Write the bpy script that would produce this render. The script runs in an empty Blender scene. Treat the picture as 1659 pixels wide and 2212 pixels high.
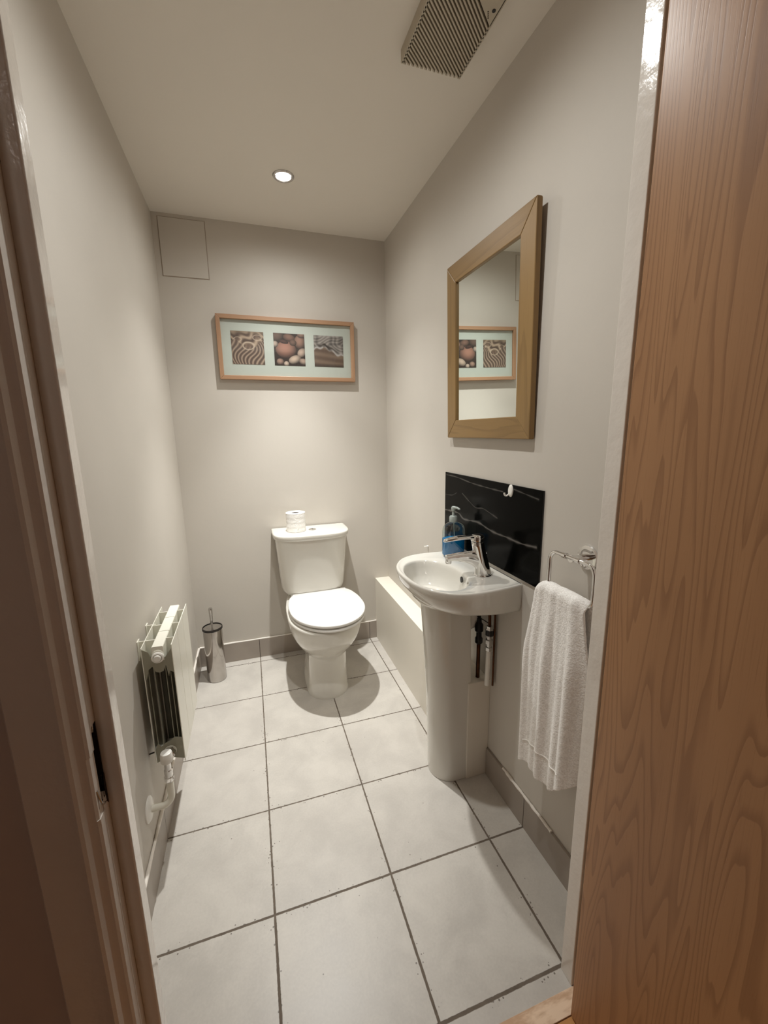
import bpy, bmesh, math, random
import numpy as np
from mathutils import Vector, Matrix
random.seed(7)
PI = math.pi
SC = bpy.context.scene
COL = SC.collection
XL, XR, YB, ZC = -0.3278, 0.804, 1.3978, 2.3006      # left, right, back wall, ceiling
YF = -0.338                                          # bathroom side of the door wall
T = 0.335                                            # tile pitch

def lin(r, g, b):
    f = lambda c: c/255/12.92 if c/255 <= .04045 else ((c/255+.055)/1.055)**2.4
    return (f(r), f(g), f(b), 1)

# ------------------------------------------------------------------ objects
def tag(o, label=None, cat=None, group=None, kind=None):
    if label: o['label'] = label
    if cat: o['category'] = cat
    if group: o['group'] = group
    if kind: o['kind'] = kind
    return o
def empty(name, loc=(0,0,0), rot=(0,0,0)):
    o = bpy.data.objects.new(name, None); o.empty_display_size = .05
    o.location = loc; o.rotation_euler = rot; COL.objects.link(o); return o
def obj(name, bm, mat, parent=None, smooth=None, bevel=0, seg=2, sub=0, solid=0):
    bmesh.ops.recalc_face_normals(bm, faces=bm.faces)
    me = bpy.data.meshes.new(name); bm.to_mesh(me); bm.free()
    o = bpy.data.objects.new(name, me); COL.objects.link(o)
    if mat: me.materials.append(mat)
    if smooth is not None:
        for p in me.polygons: p.use_smooth = True
        me.set_sharp_from_angle(angle=math.radians(smooth))
    if solid:
        m = o.modifiers.new('Solidify', 'SOLIDIFY'); m.thickness = solid; m.offset = 0
    if bevel:
        m = o.modifiers.new('Bevel', 'BEVEL'); m.width = bevel; m.segments = seg
        m.limit_method = 'ANGLE'; m.angle_limit = math.radians(40)
    if sub:
        m = o.modifiers.new('Sub', 'SUBSURF'); m.levels = sub; m.render_levels = sub
    if parent:
        o.parent = parent
        o.matrix_parent_inverse = Matrix.Identity(4)
        # children are modelled in world space: take the parent's place out of the mesh
        mw = Matrix.Identity(4); p = parent
        while p:
            mw = Matrix.LocRotScale(p.location, p.rotation_euler, (1,1,1)) @ mw; p = p.parent
        if not getattr(obj, 'local', False):
            me.transform(mw.inverted())
    return o

def box(bm, x0, x1, y0, y1, z0, z1):
    v = [bm.verts.new((x, y, z)) for x in (x0, x1) for y in (y0, y1) for z in (z0, z1)]
    for f in ((0,1,3,2),(4,6,7,5),(0,4,5,1),(2,3,7,6),(0,2,6,4),(1,5,7,3)):
        bm.faces.new([v[i] for i in f])
    return bm
def B(*a):
    bm = bmesh.new(); box(bm, *a); return bm
def loft(bm, rings, cap0=True, cap1=True, closed=True):
    R = [[bm.verts.new(p) for p in r] for r in rings]
    n = len(R[0])
    for a, b in zip(R, R[1:]):
        for i in range(n if closed else n-1):
            j = (i+1) % n
            try: bm.faces.new((a[i], a[j], b[j], b[i]))
            except ValueError: pass
    if cap0: bm.faces.new(R[0][::-1])
    if cap1: bm.faces.new(R[-1])
    return bm
def prism(bm, poly, axis, a, b):
    """poly: 2-D outline in the two other axes (in x,y,z order), extruded along axis from a to b"""
    def P(p, t):
        return {'x': (t, p[0], p[1]), 'y': (p[0], t, p[1]), 'z': (p[0], p[1], t)}[axis]
    return loft(bm, [[P(p, a) for p in poly], [P(p, b) for p in poly]])
def circ(c, r, n=24, axis='z', rx=None, ph=0):
    out = []
    ry = r if rx is None else rx
    for i in range(n):
        a = 2*PI*i/n+ph; u, v = r*math.cos(a), ry*math.sin(a)
        out.append({'z': (c[0]+u, c[1]+v, c[2]), 'y': (c[0]+u, c[1], c[2]+v), 'x': (c[0], c[1]+u, c[2]+v)}[axis])
    return out
def lathe(bm, prof, c=(0,0,0), n=32, axis='z', cap0=True, cap1=True, sx=1, sy=1):
    rings = []
    for r, h in prof:
        ring = []
        for i in range(n):
            a = 2*PI*i/n; u, v = max(r,1e-5)*math.cos(a)*sx, max(r,1e-5)*math.sin(a)*sy
            ring.append({'z': (c[0]+u, c[1]+v, c[2]+h), 'y': (c[0]+u, c[1]+h, c[2]+v), 'x': (c[0]+h, c[1]+u, c[2]+v)}[axis])
        rings.append(ring)
    return loft(bm, rings, cap0, cap1)
def tube(bm, pts, r, n=14, closed=False, squash=None):
    pts = [Vector(p) for p in pts]; m = len(pts)
    rr = r if isinstance(r, (list, tuple)) else [r]*m
    rings = []; up = None
    for i, p in enumerate(pts):
        if closed: t = (pts[(i+1) % m]-pts[i-1]).normalized()
        else: t = (pts[min(i+1, m-1)]-pts[max(i-1, 0)]).normalized()
        if up is None:
            up = Vector((0,0,1)) if abs(t.z) < .9 else Vector((1,0,0))
        s = t.cross(up).normalized(); u = s.cross(t).normalized(); up = u
        sq = squash[i] if squash else 1
        rings.append([p+s*rr[i]*math.cos(2*PI*k/n)+u*rr[i]*sq*math.sin(2*PI*k/n) for k in range(n)])
    if closed: rings.append(rings[0])
    loft(bm, rings, not closed, not closed)
    if closed: bmesh.ops.remove_doubles(bm, verts=bm.verts, dist=1e-6)
    return bm
def catmull(P, k=8, closed=False):
    P = [Vector(p) for p in P]; n = len(P); out = []
    for i in range(n if closed else n-1):
        g = lambda j: P[j % n] if closed else P[max(0, min(n-1, j))]
        a, b, c, d = g(i-1), g(i), g(i+1), g(i+2)
        for s in range(k):
            t = s/k
            out.append(.5*((2*b)+(c-a)*t+(2*a-5*b+4*c-d)*t*t+(3*b-a-3*c+d)*t**3))
    if not closed: out.append(P[-1])
    return out
def resample(P, n, closed=True):
    P = [Vector(p) for p in P]; Q = P+[P[0]] if closed else P
    L = [0]
    for a, b in zip(Q, Q[1:]): L.append(L[-1]+(b-a).length)
    out = []; m = n if closed else n-1
    j = 0
    for i in range(n):
        t = L[-1]*i/m
        while j < len(L)-2 and L[j+1] < t: j += 1
        s = (t-L[j])/max(L[j+1]-L[j], 1e-9)
        out.append(Q[j].lerp(Q[j+1], min(max(s,0),1)))
    return out

# ------------------------------------------------------------------ materials
class NT:
    def __init__(s, name):
        s.m = bpy.data.materials.new(name); s.m.use_nodes = True; s.t = s.m.node_tree
        s.b = s.t.nodes['Principled BSDF']; s.out = s.t.nodes['Material Output']
    def n(s, typ, **kw):
        nd = s.t.nodes.new(typ)
        for k, v in kw.items():
            if k.startswith('_'): setattr(nd, k[1:], v)
            else:
                key = k.replace('__', ' ')
                s.set(nd.inputs[key], v)
        return nd
    def set(s, inp, v):
        if isinstance(v, bpy.types.NodeSocket): s.t.links.new(v, inp)
        else: inp.default_value = v
    def M(s, op, a, b=0.0, c=None, clamp=False):
        nd = s.t.nodes.new('ShaderNodeMath'); nd.operation = op; nd.use_clamp = clamp
        s.set(nd.inputs[0], a); s.set(nd.inputs[1], b)
        if c is not None: s.set(nd.inputs[2], c)
        return nd.outputs[0]
    def pos(s):
        g = s.n('ShaderNodeNewGeometry'); x = s.n('ShaderNodeSeparateXYZ', Vector=g.outputs['Position'])
        return g.outputs['Position'], x.outputs[0], x.outputs[1], x.outputs[2]
    def opos(s):
        g = s.n('ShaderNodeTexCoord'); x = s.n('ShaderNodeSeparateXYZ', Vector=g.outputs['Object'])
        return g.outputs['Object'], x.outputs[0], x.outputs[1], x.outputs[2]
    def noise(s, vec, scale, detail=2, rough=.5, sc=None, dist=0):
        if sc:
            mp = s.n('ShaderNodeMapping', Vector=vec); mp.inputs['Scale'].default_value = sc; vec = mp.outputs[0]
        nd = s.n('ShaderNodeTexNoise', Vector=vec, Scale=scale, Detail=detail, Roughness=rough, Distortion=dist)
        return nd.outputs['Fac']
    def mix(s, f, a, b):
        nd = s.t.nodes.new('ShaderNodeMix'); nd.data_type = 'RGBA'
        s.set(nd.inputs[0], f); s.set(nd.inputs[6], a); s.set(nd.inputs[7], b); return nd.outputs[2]
    def ramp(s, f, lo, hi, smooth=True):
        nd = s.n('ShaderNodeMapRange', Value=f); nd.inputs[1].default_value = lo; nd.inputs[2].default_value = hi
        nd.interpolation_type = 'SMOOTHSTEP' if smooth else 'LINEAR'; nd.clamp = True; return nd.outputs[0]
    def bump(s, h, strength=.2, dist=.002):
        nd = s.n('ShaderNodeBump', Height=h, Strength=strength, Distance=dist); s.set(s.b.inputs['Normal'], nd.outputs[0])
    def P(s, color=None, rough=None, metal=None, **kw):
        if color is not None: s.set(s.b.inputs['Base Color'], color)
        if rough is not None: s.set(s.b.inputs['Roughness'], rough)
        if metal is not None: s.set(s.b.inputs['Metallic'], metal)
        for k, v in kw.items(): s.set(s.b.inputs[k.replace('_', ' ')], v)
        return s.m

def simple(name, col, rough=.5, metal=0, bump=None, var=.06, vs=6, **kw):
    k = NT(name); p, x, y, z = k.pos()
    if var:
        f = k.noise(p, vs, 3)
        c = k.mix(k.ramp(f, .35, .65), tuple(c*(1-var) for c in col[:3])+(1,), tuple(min(1, c*(1+var)) for c in col[:3])+(1,))
    else: c = col
    k.P(c, rough, metal, **kw)
    if bump: k.bump(k.noise(p, bump[0], 4), bump[1], bump[2])
    return k.m

M = {}
M['wall'] = simple('wall_paint', lin(197, 191, 182), .62, bump=(55, .12, .002), var=.015, vs=2.5)
M['ceiling'] = simple('ceiling_paint', lin(222, 216, 206), .8, bump=(70, .1, .002), var=.012, vs=2)
M['hall_wall'] = simple('hall_wall_paint', lin(198, 184, 175), .7, bump=(60, .1, .002), var=.02)
M['gloss'] = simple('gloss_white_paint', lin(226, 220, 212), .16, bump=(38, .35, .0035), var=.015, Coat_Weight=.3)
M['box'] = simple('boxing_paint', lin(226, 220, 208), .5, bump=(60, .1, .002), var=.01)
M['ceramic'] = simple('white_ceramic', lin(216, 213, 205), .09, var=.0, Coat_Weight=.5, Coat_Roughness=.04)
M['plastic'] = simple('white_plastic', lin(238, 236, 230), .28, var=0)
M['seat'] = simple('white_seat_plastic', lin(224, 222, 218), .2, var=0)
M['chrome'] = simple('polished_chrome', (.78, .77, .76, 1), .05, 1, var=0)
M['steel'] = simple('brushed_steel', (.55, .53, .51, 1), .22, 1, var=.08, vs=30)
M['darkrim'] = simple('dark_rubber', lin(38, 34, 32), .35, var=0)
M['black'] = simple('black_fitting', lin(16, 15, 15), .4, var=0)
M['copper'] = simple('copper_pipe', lin(88, 60, 44), .35, 1, var=.15, vs=40)
M['radiator'] = simple('radiator_enamel', lin(232, 230, 218), .25, var=.01)
M['fin'] = simple('radiator_fin_metal', lin(150, 148, 132), .4, .3, var=.05)
M['raddark'] = simple('radiator_core', lin(80, 78, 66), .6, .2, var=.05)
M['skirt'] = simple('skirting_tile', lin(158, 148, 138), .38, bump=(90, .1, .001), var=.06, vs=5)
M['bead'] = simple('white_sealant', lin(236, 230, 222), .4, var=.03, vs=40)
M['groove'] = simple('dark_joint', lin(62, 54, 48), .9, var=0)
M['fan'] = simple('fan_plastic', lin(178, 168, 150), .45, var=.03)
M['fandark'] = simple('fan_recess', lin(70, 58, 46), .8, var=.05)
M['hole'] = simple('torn_hole', lin(30, 20, 14), .9, var=.2, vs=60)

# floor tiles
def floor_mat():
    k = NT('floor_tiles'); p, x, y, z = k.pos()
    wob = k.M('MULTIPLY', k.M('SUBTRACT', k.noise(p, 60, 4, .7), .5), .0035)
    def dist(c):
        f = k.M('FRACT', k.M('ADD', k.M('DIVIDE', c, T), 100.5))
        return k.M('MULTIPLY', k.M('ABSOLUTE', k.M('SUBTRACT', f, .5)), T)
    dx, dy = k.M('ADD', dist(x), wob), k.M('ADD', dist(y), wob)
    near = k.ramp(y, .45, -.2)
    wx = k.M('ADD', k.M('MULTIPLY', near, .0008), .0018)
    wy = k.M('ADD', k.M('MULTIPLY', k.ramp(y, .25, -.25), .0013), .0017)
    gx = k.M('LESS_THAN', dx, wx); gy = k.M('LESS_THAN', dy, wy)
    # soft edges instead of a hard step
    sx = k.M('SUBTRACT', 1, k.M('DIVIDE', k.M('SUBTRACT', dx, wx), .0012, clamp=True), clamp=True)
    sy = k.M('SUBTRACT', 1, k.M('DIVIDE', k.M('SUBTRACT', dy, wy), .0012, clamp=True), clamp=True)
    g = k.M('MAXIMUM', sx, sy)
    # per tile tint
    ix = k.M('FLOOR', k.M('DIVIDE', x, T)); iy = k.M('FLOOR', k.M('DIVIDE', y, T))
    cv = k.n('ShaderNodeCombineXYZ', X=ix, Y=iy); wn = k.n('ShaderNodeTexWhiteNoise', Vector=cv.outputs[0])
    cloud = k.noise(p, 7, 5, .6, dist=.4); fine = k.noise(p, 160, 3, .6)
    f = k.M('ADD', k.M('MULTIPLY', cloud, .75), k.M('MULTIPLY', fine, .25))
    tile = k.mix(k.ramp(f, .3, .7), lin(186, 181, 174), lin(206, 201, 193))
    tile = k.mix(k.M('MULTIPLY', wn.outputs['Value'], .25), tile, lin(189, 183, 177))
    # chips and specks, mostly beside the joints
    vo = k.n('ShaderNodeTexVoronoi', Vector=p, Scale=75.); vo2 = k.n('ShaderNodeTexVoronoi', Vector=p, Scale=28.)
    close = k.M('MINIMUM', k.M('MINIMUM', dx, dy), .1)
    edge = k.ramp(close, .028, .0)
    thr = k.M('MULTIPLY', k.M('MULTIPLY', edge, k.ramp(k.noise(p, 9, 2), .34, .52)), .21)
    sp1 = k.M('LESS_THAN', vo.outputs['Distance'], thr)
    sp2 = k.M('LESS_THAN', vo2.outputs['Distance'], k.M('MULTIPLY', k.ramp(k.noise(p, 13, 2), .46, .60), .052))
    sp = k.M('MAXIMUM', sp1, sp2)
    col = k.mix(k.M('MULTIPLY', sp, .75), tile, lin(84, 72, 62))
    grout = k.mix(k.noise(p, 40, 3), lin(84, 74, 64), lin(124, 112, 100))
    col = k.mix(g, col, grout)
    rough = k.M('ADD', k.M('MULTIPLY', g, .5), k.M('ADD', .3, k.M('MULTIPLY', cloud, .15)))
    k.P(col, rough)
    h = k.M('SUBTRACT', k.M('MULTIPLY', fine, .05), g); k.bump(h, .6, .0015)
    return k.m
M['floor'] = floor_mat()

def wood(name, a, b, axis='z', scale=1., fig=14, contrast=1., rough=.42, line=.5, slope=0.):
    """axis: the direction the grain runs in, object space"""
    k = NT(name); p, x, y, z = k.opos()
    along = {'x': x, 'y': y, 'z': z}[axis]
    st = {'x': (.075,1,1), 'y': (1,.075,1), 'z': (1,1,.075)}[axis]
    big = k.noise(p, 5.2*scale, 2.5, .45, sc=st, dist=.35)
    f = k.M('ADD', k.M('MULTIPLY', big, fig), k.M('MULTIPLY', k.noise(p, 30*scale, 3, .6, sc=st), .45))
    fr = k.M('FRACT', f)
    ln = k.M('MULTIPLY', k.ramp(fr, .52, .93), k.ramp(fr, 1.0, .95))
    st2 = {'x': (.02,1,1), 'y': (1,.02,1), 'z': (1,1,.02)}[axis]
    pores = k.ramp(k.noise(p, 260*scale, 3, .7, sc=st2), .5, .78)
    tone = k.noise(p, 3.5*scale, 3, .5, sc=st)
    c = k.mix(k.ramp(tone, .3, .7), a, tuple(.55*u+.45*v for u, v in zip(a, b)))
    c = k.mix(k.M('MULTIPLY', ln, line*contrast), c, b)
    c = k.mix(k.M('MULTIPLY', pores, .28*contrast), c, b)
    k.P(c, rough)
    k.bump(k.M('ADD', k.M('MULTIPLY', ln, -.5), k.M('MULTIPLY', pores, -.5)), .12, .0006)
    return k.m
M['oak'] = wood('oak_veneer', lin(190, 143, 100), lin(126, 82, 50), 'z', 1.4, 42, rough=.4, line=.4)
M['oak_z'] = wood('mirror_oak_upright', lin(144, 114, 69), lin(108, 82, 46), 'z', 1.6, 10, rough=.45, line=.4)
M['oak_y'] = wood('mirror_oak_rail', lin(144, 114, 69), lin(108, 82, 46), 'y', 1.6, 10, rough=.45, line=.4)
M['pine_x'] = wood('picture_frame_pine', lin(172, 136, 106), lin(144, 106, 78), 'x', 2, 6, rough=.45, line=.3)
M['pine_z'] = wood('picture_frame_pine_side', lin(172, 136, 106), lin(144, 106, 78), 'z', 2, 6, rough=.45, line=.3)
M['laminate'] = wood('hall_laminate', lin(204, 150, 92), lin(160, 104, 56), 'x', 1.5, 10, rough=.35)
def thr_mat():
    k = NT('bare_threshold_wood'); p, x, y, z = k.pos()
    f = k.noise(p, 9, 4, .6, sc=(1, 3, 1)); g = k.noise(p, 60, 3, .6, sc=(.2, 2, 1))
    c = k.mix(k.ramp(f, .45, .62), lin(238, 210, 182), lin(196, 158, 126))
    c = k.mix(k.M('MULTIPLY', g, .3), c, lin(220, 192, 164)); k.P(c, .7); return k.m
M['thr'] = thr_mat()

def vcol_mat(name, rough=.4, coat=0, spec=None):
    k = NT(name); a = k.n('ShaderNodeVertexColor'); a.layer_name = 'Col'
    k.P(a.outputs['Color'], rough, 0, Coat_Weight=coat, Coat_Roughness=.05)
    return k.m
M['print'] = vcol_mat('photo_print', .5)
def splash_mat():
    k = NT('black_marble'); a = k.n('ShaderNodeVertexColor'); a.layer_name = 'Col'
    k.P(a.outputs['Color'], .14, 0, Specular_IOR_Level=.05); return k.m
M['splash'] = splash_mat()
M['mat'] = simple('frosted_mount', lin(184, 189, 182), .35, var=.01)
def mirror_mat():
    k = NT('mirror_silver'); k.P((.86, .90, .87, 1), .0, 1.); return k.m
M['mirror'] = mirror_mat()
def thin_glass(name, tint, refl=.12):
    k = NT(name)
    t = k.n('ShaderNodeBsdfTransparent', Color=tint); g = k.n('ShaderNodeBsdfGlossy', Color=(1,1,1,1), Roughness=.03)
    fr = k.n('ShaderNodeLayerWeight', Blend=.5)
    mx = k.n('ShaderNodeMixShader'); k.set(mx.inputs[0], k.M('ADD', k.M('MULTIPLY', k.M('POWER', fr.outputs['Facing'], 4.0), .5), refl*.3, clamp=True))
    k.t.links.new(t.outputs[0], mx.inputs[1]); k.t.links.new(g.outputs[0], mx.inputs[2])
    k.t.links.new(mx.outputs[0], k.out.inputs['Surface']); return k.m
M['glass'] = thin_glass('picture_glass', (.985,.99,.985,1), .05)
M['pet'] = thin_glass('clear_bottle_plastic', (.80,.86,.85,1), .35)
def liquid_mat():
    k = NT('blue_soap')
    tr = k.n('ShaderNodeBsdfTransparent', Color=lin(60, 150, 205)); df = k.n('ShaderNodeBsdfDiffuse', Color=lin(14, 140, 206))
    mx = k.n('ShaderNodeMixShader'); mx.inputs[0].default_value = .72
    k.t.links.new(tr.outputs[0], mx.inputs[1]); k.t.links.new(df.outputs[0], mx.inputs[2])
    k.t.links.new(mx.outputs[0], k.out.inputs['Surface']); return k.m
M['liquid'] = liquid_mat()
M['pump'] = simple('pump_plastic', lin(160, 168, 164), .35, var=0)
def towel_mat():
    k = NT('white_terry'); p, x, y, z = k.pos()
    n1 = k.noise(p, 210, 3, .7); n2 = k.noise(p, 70, 3, .6)
    vo = k.n('ShaderNodeTexVoronoi', Vector=p, Scale=260.)
    h = k.M('ADD', k.M('ADD', k.M('MULTIPLY', n1, .6), k.M('MULTIPLY', n2, .5)), k.M('MULTIPLY', vo.outputs['Distance'], .5))
    c = k.mix(k.ramp(h, .45, 1.0), lin(226, 222, 217), lin(250, 248, 245))
    k.P(c, .95, Sheen_Weight=.25); k.bump(h, .4, .003); return k.m
M['towel'] = towel_mat()
M['hem'] = simple('towel_band', lin(234, 230, 225), .85, var=.03, vs=60)
def roll_mat():
    k = NT('embossed_tissue'); p, x, y, z = k.pos()
    n = k.noise(p, 38, 2, .5, dist=1.5); k.P(lin(240, 238, 234), .95)
    k.bump(k.ramp(n, .45, .55), .3, .002); return k.m
M['roll'] = roll_mat()
M['card'] = simple('cardboard_core', lin(70, 60, 52), .9, var=.1)
def emis(name, col, st):
    k = NT(name); e = k.n('ShaderNodeEmission', Color=col, Strength=st); k.t.links.new(e.outputs[0], k.out.inputs['Surface']); return k.m
M['lamp'] = emis('lamp_face', (1, .96, .9, 1), 25)

# ------------------------------------------------------------------ the room
def struct(name, bm, mat, label=None, **kw):
    o = obj(name, bm, mat, **kw); o['kind'] = 'structure'
    if label: o['label'] = label
    return o
HY = -2.2; HX0, HX1 = -1.1, 1.5
ZH = 2.03                                            # head of the door opening
JL, JR = -0.193, 0.677                               # lining faces behind the stops
struct('floor', B(XL-.1, XR+.1, -.375, YB+.1, -.1, 0), M['floor'], 'large pale grey square floor tiles with dark chipped joints')
struct('floor', B(HX0-.05, HX1+.05, HY-.05, -.4155, -.1, 0), M['laminate'], 'orange laminate floor of the hall outside the door')
struct('ceiling', B(XL-.1, XR+.1, YF-.001, YB+.1, ZC, ZC+.1), M['ceiling'], 'plain off white ceiling of the toilet room')
struct('ceiling', B(HX0-.1, HX1+.1, HY-.1, YF-.001, ZC, ZC+.1), M['hall_wall'], 'dim hall ceiling')
struct('wall_left', B(XL-.1, XL, YF, YB, 0, ZC), M['wall'], 'plain off white wall behind the radiator')
struct('wall_right', B(XR, XR+.1, YF, YB, 0, ZC), M['wall'], 'plain off white wall carrying mirror and basin')
struct('wall_back', B(XL-.1, XR+.1, YB, YB+.1, 0, ZC), M['wall'], 'plain off white wall behind the toilet')
bm = bmesh.new()                                     # door wall, opening left free
box(bm, HX0, JL-.018, -.40, YF, 0, ZC); box(bm, JR+.018, HX1, -.40, YF, 0, ZC)
box(bm, JL-.018, JR+.018, -.40, YF, ZH+.018, ZC)
struct('wall_front', bm, M['hall_wall'], 'shaded hall side of the wall around the doorway')
struct('wall_hall_left', B(HX0-.1, HX0, HY, -.40, 0, ZC), M['hall_wall'])
struct('wall_hall_right', B(HX1, HX1+.1, HY, -.40, 0, ZC), M['hall_wall'])
struct('wall_hall_back', B(HX0-.1, HX1+.1, HY-.1, HY, 0, ZC), M['hall_wall'])

# boxing along the foot of the right wall
BX, BZ, BY = 0.715, 0.396, 0.2315
struct('trim_3', B(BX, XR, BY, YB, 0, BZ), M['box'], 'low white pipe boxing along the foot of the right wall', bevel=.0015)

# skirting tiles
def skirt(name, label, segs, bead, mat=M['skirt']):
    r = empty(name); r['kind'] = 'structure'; r['label'] = label
    for a in segs: obj('skirting_tile', B(*a), mat, r, bevel=.0008, seg=1)
    for a in bead:
        o = obj('sealant_bead', a, M['bead'], r, smooth=50); o['label'] = 'white sealant line along the top of the tiles'
    return r
SH, ST = .1134, .009
def beadline(p0, p1, r=.0032, n=30):
    bm = bmesh.new(); p0, p1 = Vector(p0), Vector(p1)
    pts = [p0.lerp(p1, i/n)+Vector((random.uniform(-.0006,.0006), random.uniform(-.0006,.0006), random.uniform(-.0008,.0008))) for i in range(n+1)]
    return tube(bm, pts, [r*random.uniform(.75, 1.2) for _ in pts], 8)
g = .0022
def cuts(a, b):
    c = [a]+[k*T for k in range(-3, 6) if a+.012 < k*T < b-.012]+[b]
    return [(u+g/2 if i else u, v-g/2 if i < len(c)-2 else v) for i, (u, v) in enumerate(zip(c, c[1:]))]
skirt('baseboard_back', 'grey tile skirting behind the toilet', [(u, v, YB-ST, YB, 0, SH) for u, v in cuts(XL+ST, BX)],
      [beadline((XL+.01, YB-.005, SH+.001), (BX-.002, YB-.005, SH+.001), .0048)])
skirt('baseboard_left', 'grey tile skirting under the radiator', [(XL, XL+ST, u, v, 0, SH) for u, v in cuts(YF, YB)],
      [beadline((XL+.005, YF+.01, SH+.001), (XL+.005, YB-.01, SH+.001), .0055)])
skirt('baseboard_right', 'grey tile skirting below the towel', [(XR-ST, XR, u, v, 0, SH) for u, v in cuts(YF, BY-.002)],
      [beadline((XR-.005, -.125, SH+.001), (XR-.005, .125, SH+.001), .005, 20)])
obj('skirting_backing', B(XL, XL+.004, YF, YB, 0, SH-.002), M['groove'], bpy.data.objects['baseboard_left'])
obj('skirting_backing', B(XL, BX, YB-.004, YB, 0, SH-.002), M['groove'], bpy.data.objects['baseboard_back'])
obj('skirting_backing', B(XR-.004, XR, YF, BY, 0, SH-.002), M['groove'], bpy.data.objects['baseboard_right'])

# ------------------------------------------------------------------ door frame
fr = empty('trim_1', (0, -.37, 0)); fr['kind'] = 'structure'; fr['label'] = 'white gloss door frame with a torn lock keep on its left side'
HZ0, HZ1 = .815, .925                                 # the torn lock hole
def lining_left(z0, z1, jag0=None, jag1=None):
    bm = bmesh.new(); box(bm, JL-.018, JL, -.388, YF, z0, z1); return bm
obj('door_lining', lining_left(0, HZ0), M['gloss'], fr, bevel=.001)
obj('door_lining', lining_left(HZ1, ZH), M['gloss'], fr, bevel=.001)
obj('door_lining', B(JL-.018, JL, -.372, YF, HZ0, HZ1), M['gloss'], fr)
obj('door_lining', B(JR, JR+.018, -.40, YF, 0, ZH), M['gloss'], fr, bevel=.001)
obj('door_lining', B(JL-.018, JR+.018, -.40, YF, ZH, ZH+.018), M['gloss'], fr)
# stops
obj('door_stop', prism(bmesh.new(), [(JL, YF), (-.1764, YF), (-.1732, -.371), (-.175, -.373), (JL, -.373)], 'z', 0, ZH), M['gloss'], fr, bevel=.0008)
obj('door_stop', prism(bmesh.new(), [(JR, YF), (.6575, YF), (.657, -.373), (.659, -.374), (JR, -.374)], 'z', 0, ZH), M['gloss'], fr, bevel=.0015)
obj('door_stop', B(-.173, .657, -.373, YF, ZH-.02, ZH), M['gloss'], fr, bevel=.0015)
# architraves on the hall side
def arch_profile(x0, s):
    P = [(0, -.3885), (0, -.4035), (-.003, -.406), (-.008, -.406), (-.0125, -.4085), (-.016, -.4145), (-.020, -.4165), (-.024, -.4155),
         (-.030, -.4135), (-.060, -.413), (-.071, -.4125), (-.074, -.409), (-.074, -.400)]
    return [(x0+s*a, b) for a, b in P]
bm = prism(bmesh.new(), arch_profile(JL, 1), 'z', 0, HZ0-.012)
obj('architrave', bm, M['gloss'], fr, smooth=30)
bm = prism(bmesh.new(), arch_profile(JL, 1), 'z', HZ1-.03, ZH+.07)
obj('architrave', bm, M['gloss'], fr, smooth=30)
P = arch_profile(JL, 1)
obj('architrave', prism(bmesh.new(), [(JL-.0012, -.3885), (JL-.0012, -.403), (JL-.004, -.406)]+P[3:], 'z', HZ0-.012, HZ1-.03), M['gloss'], fr, smooth=30)
obj('architrave', prism(bmesh.new(), [(JR, -.3885), (JR+.006, -.40), (JR+.074, -.40), (JR+.074, -.409), (JR+.01, -.406), (JR, -.403)], 'z', 0, ZH+.07), M['gloss'], fr)
# ragged lock hole: dark pocket, splinters and the bent keep
bm = bmesh.new(); box(bm, JL-.0178, JL-.016, -.400, -.3722, HZ0, HZ1); box(bm, JL-.017, JL-.0004, -.3742, -.3722, HZ0, HZ1)
box(bm, JL-.017, JL-.001, -.3885, -.374, HZ0, HZ0+.0015); box(bm, JL-.017, JL-.001, -.3885, -.374, HZ1-.0015, HZ1)
o = obj('lock_hole', bm, M['hole'], fr); o['label'] = 'dark torn hole where the lock keep was'
for i in range(7):
    zt = HZ1 if i % 2 else HZ0; s = -1 if i % 2 else 1; yy = -.3755-.0035*i
    L_ = random.uniform(.006, .02)
    o = obj('splinter', prism(bmesh.new(), [(yy, zt), (yy-.0035, zt), (yy-.0018+random.uniform(-.001,.001), zt+s*L_)], 'x', JL-.006, JL-.0005), M['gloss'], fr)
bm = bmesh.new()
tube(bm, [(JL-.001, -.399, .842), (JL+.001, -.396, .822), (JL+.001, -.388, .812), (JL-.001, -.377, .806), (JL-.002, -.3735, .818), (JL-.003, -.3735, .845)], .0013, 8)
o = obj('lock_keep', bm, M['steel'], fr); o['label'] = 'bent steel edge of the torn lock keep'
bm = bmesh.new(); prism(bm, [(-.3735,.80),(-.377,.805),(-.379,.835),(-.3755,.85),(-.3735,.846)], 'x', JL, JL+.0008)
obj('lock_keep', bm, M['hole'], fr)

# threshold
t2 = struct('trim_2', B(JL, JR, -.4135, -.375, -.1, .0012), M['thr'], 'bare pale wood strip in the doorway floor', bevel=.0008)
struct('trim_4', B(JL-.02, JR+.02, -.4160, -.4130, -.1, -.004), M['groove'], 'dark gap between threshold and hall laminate')

# oak door, opened back against the view
d1 = empty('door_1', (.640, -.414, 0)); d1['kind'] = 'structure'; d1['label'] = 'oak veneered door standing open on the right'
obj('door_leaf', B(.618, .658, -1.172, -.4146, .006, 2.0), M['oak'], d1, bevel=.0012)
for z in (.25, 1.0, 1.75):
    obj('hinge', lathe(bmesh.new(), [(.0055, 0), (.0055, .1)], (.664, -.412, z), 12), M['steel'], d1, smooth=40)

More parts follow.
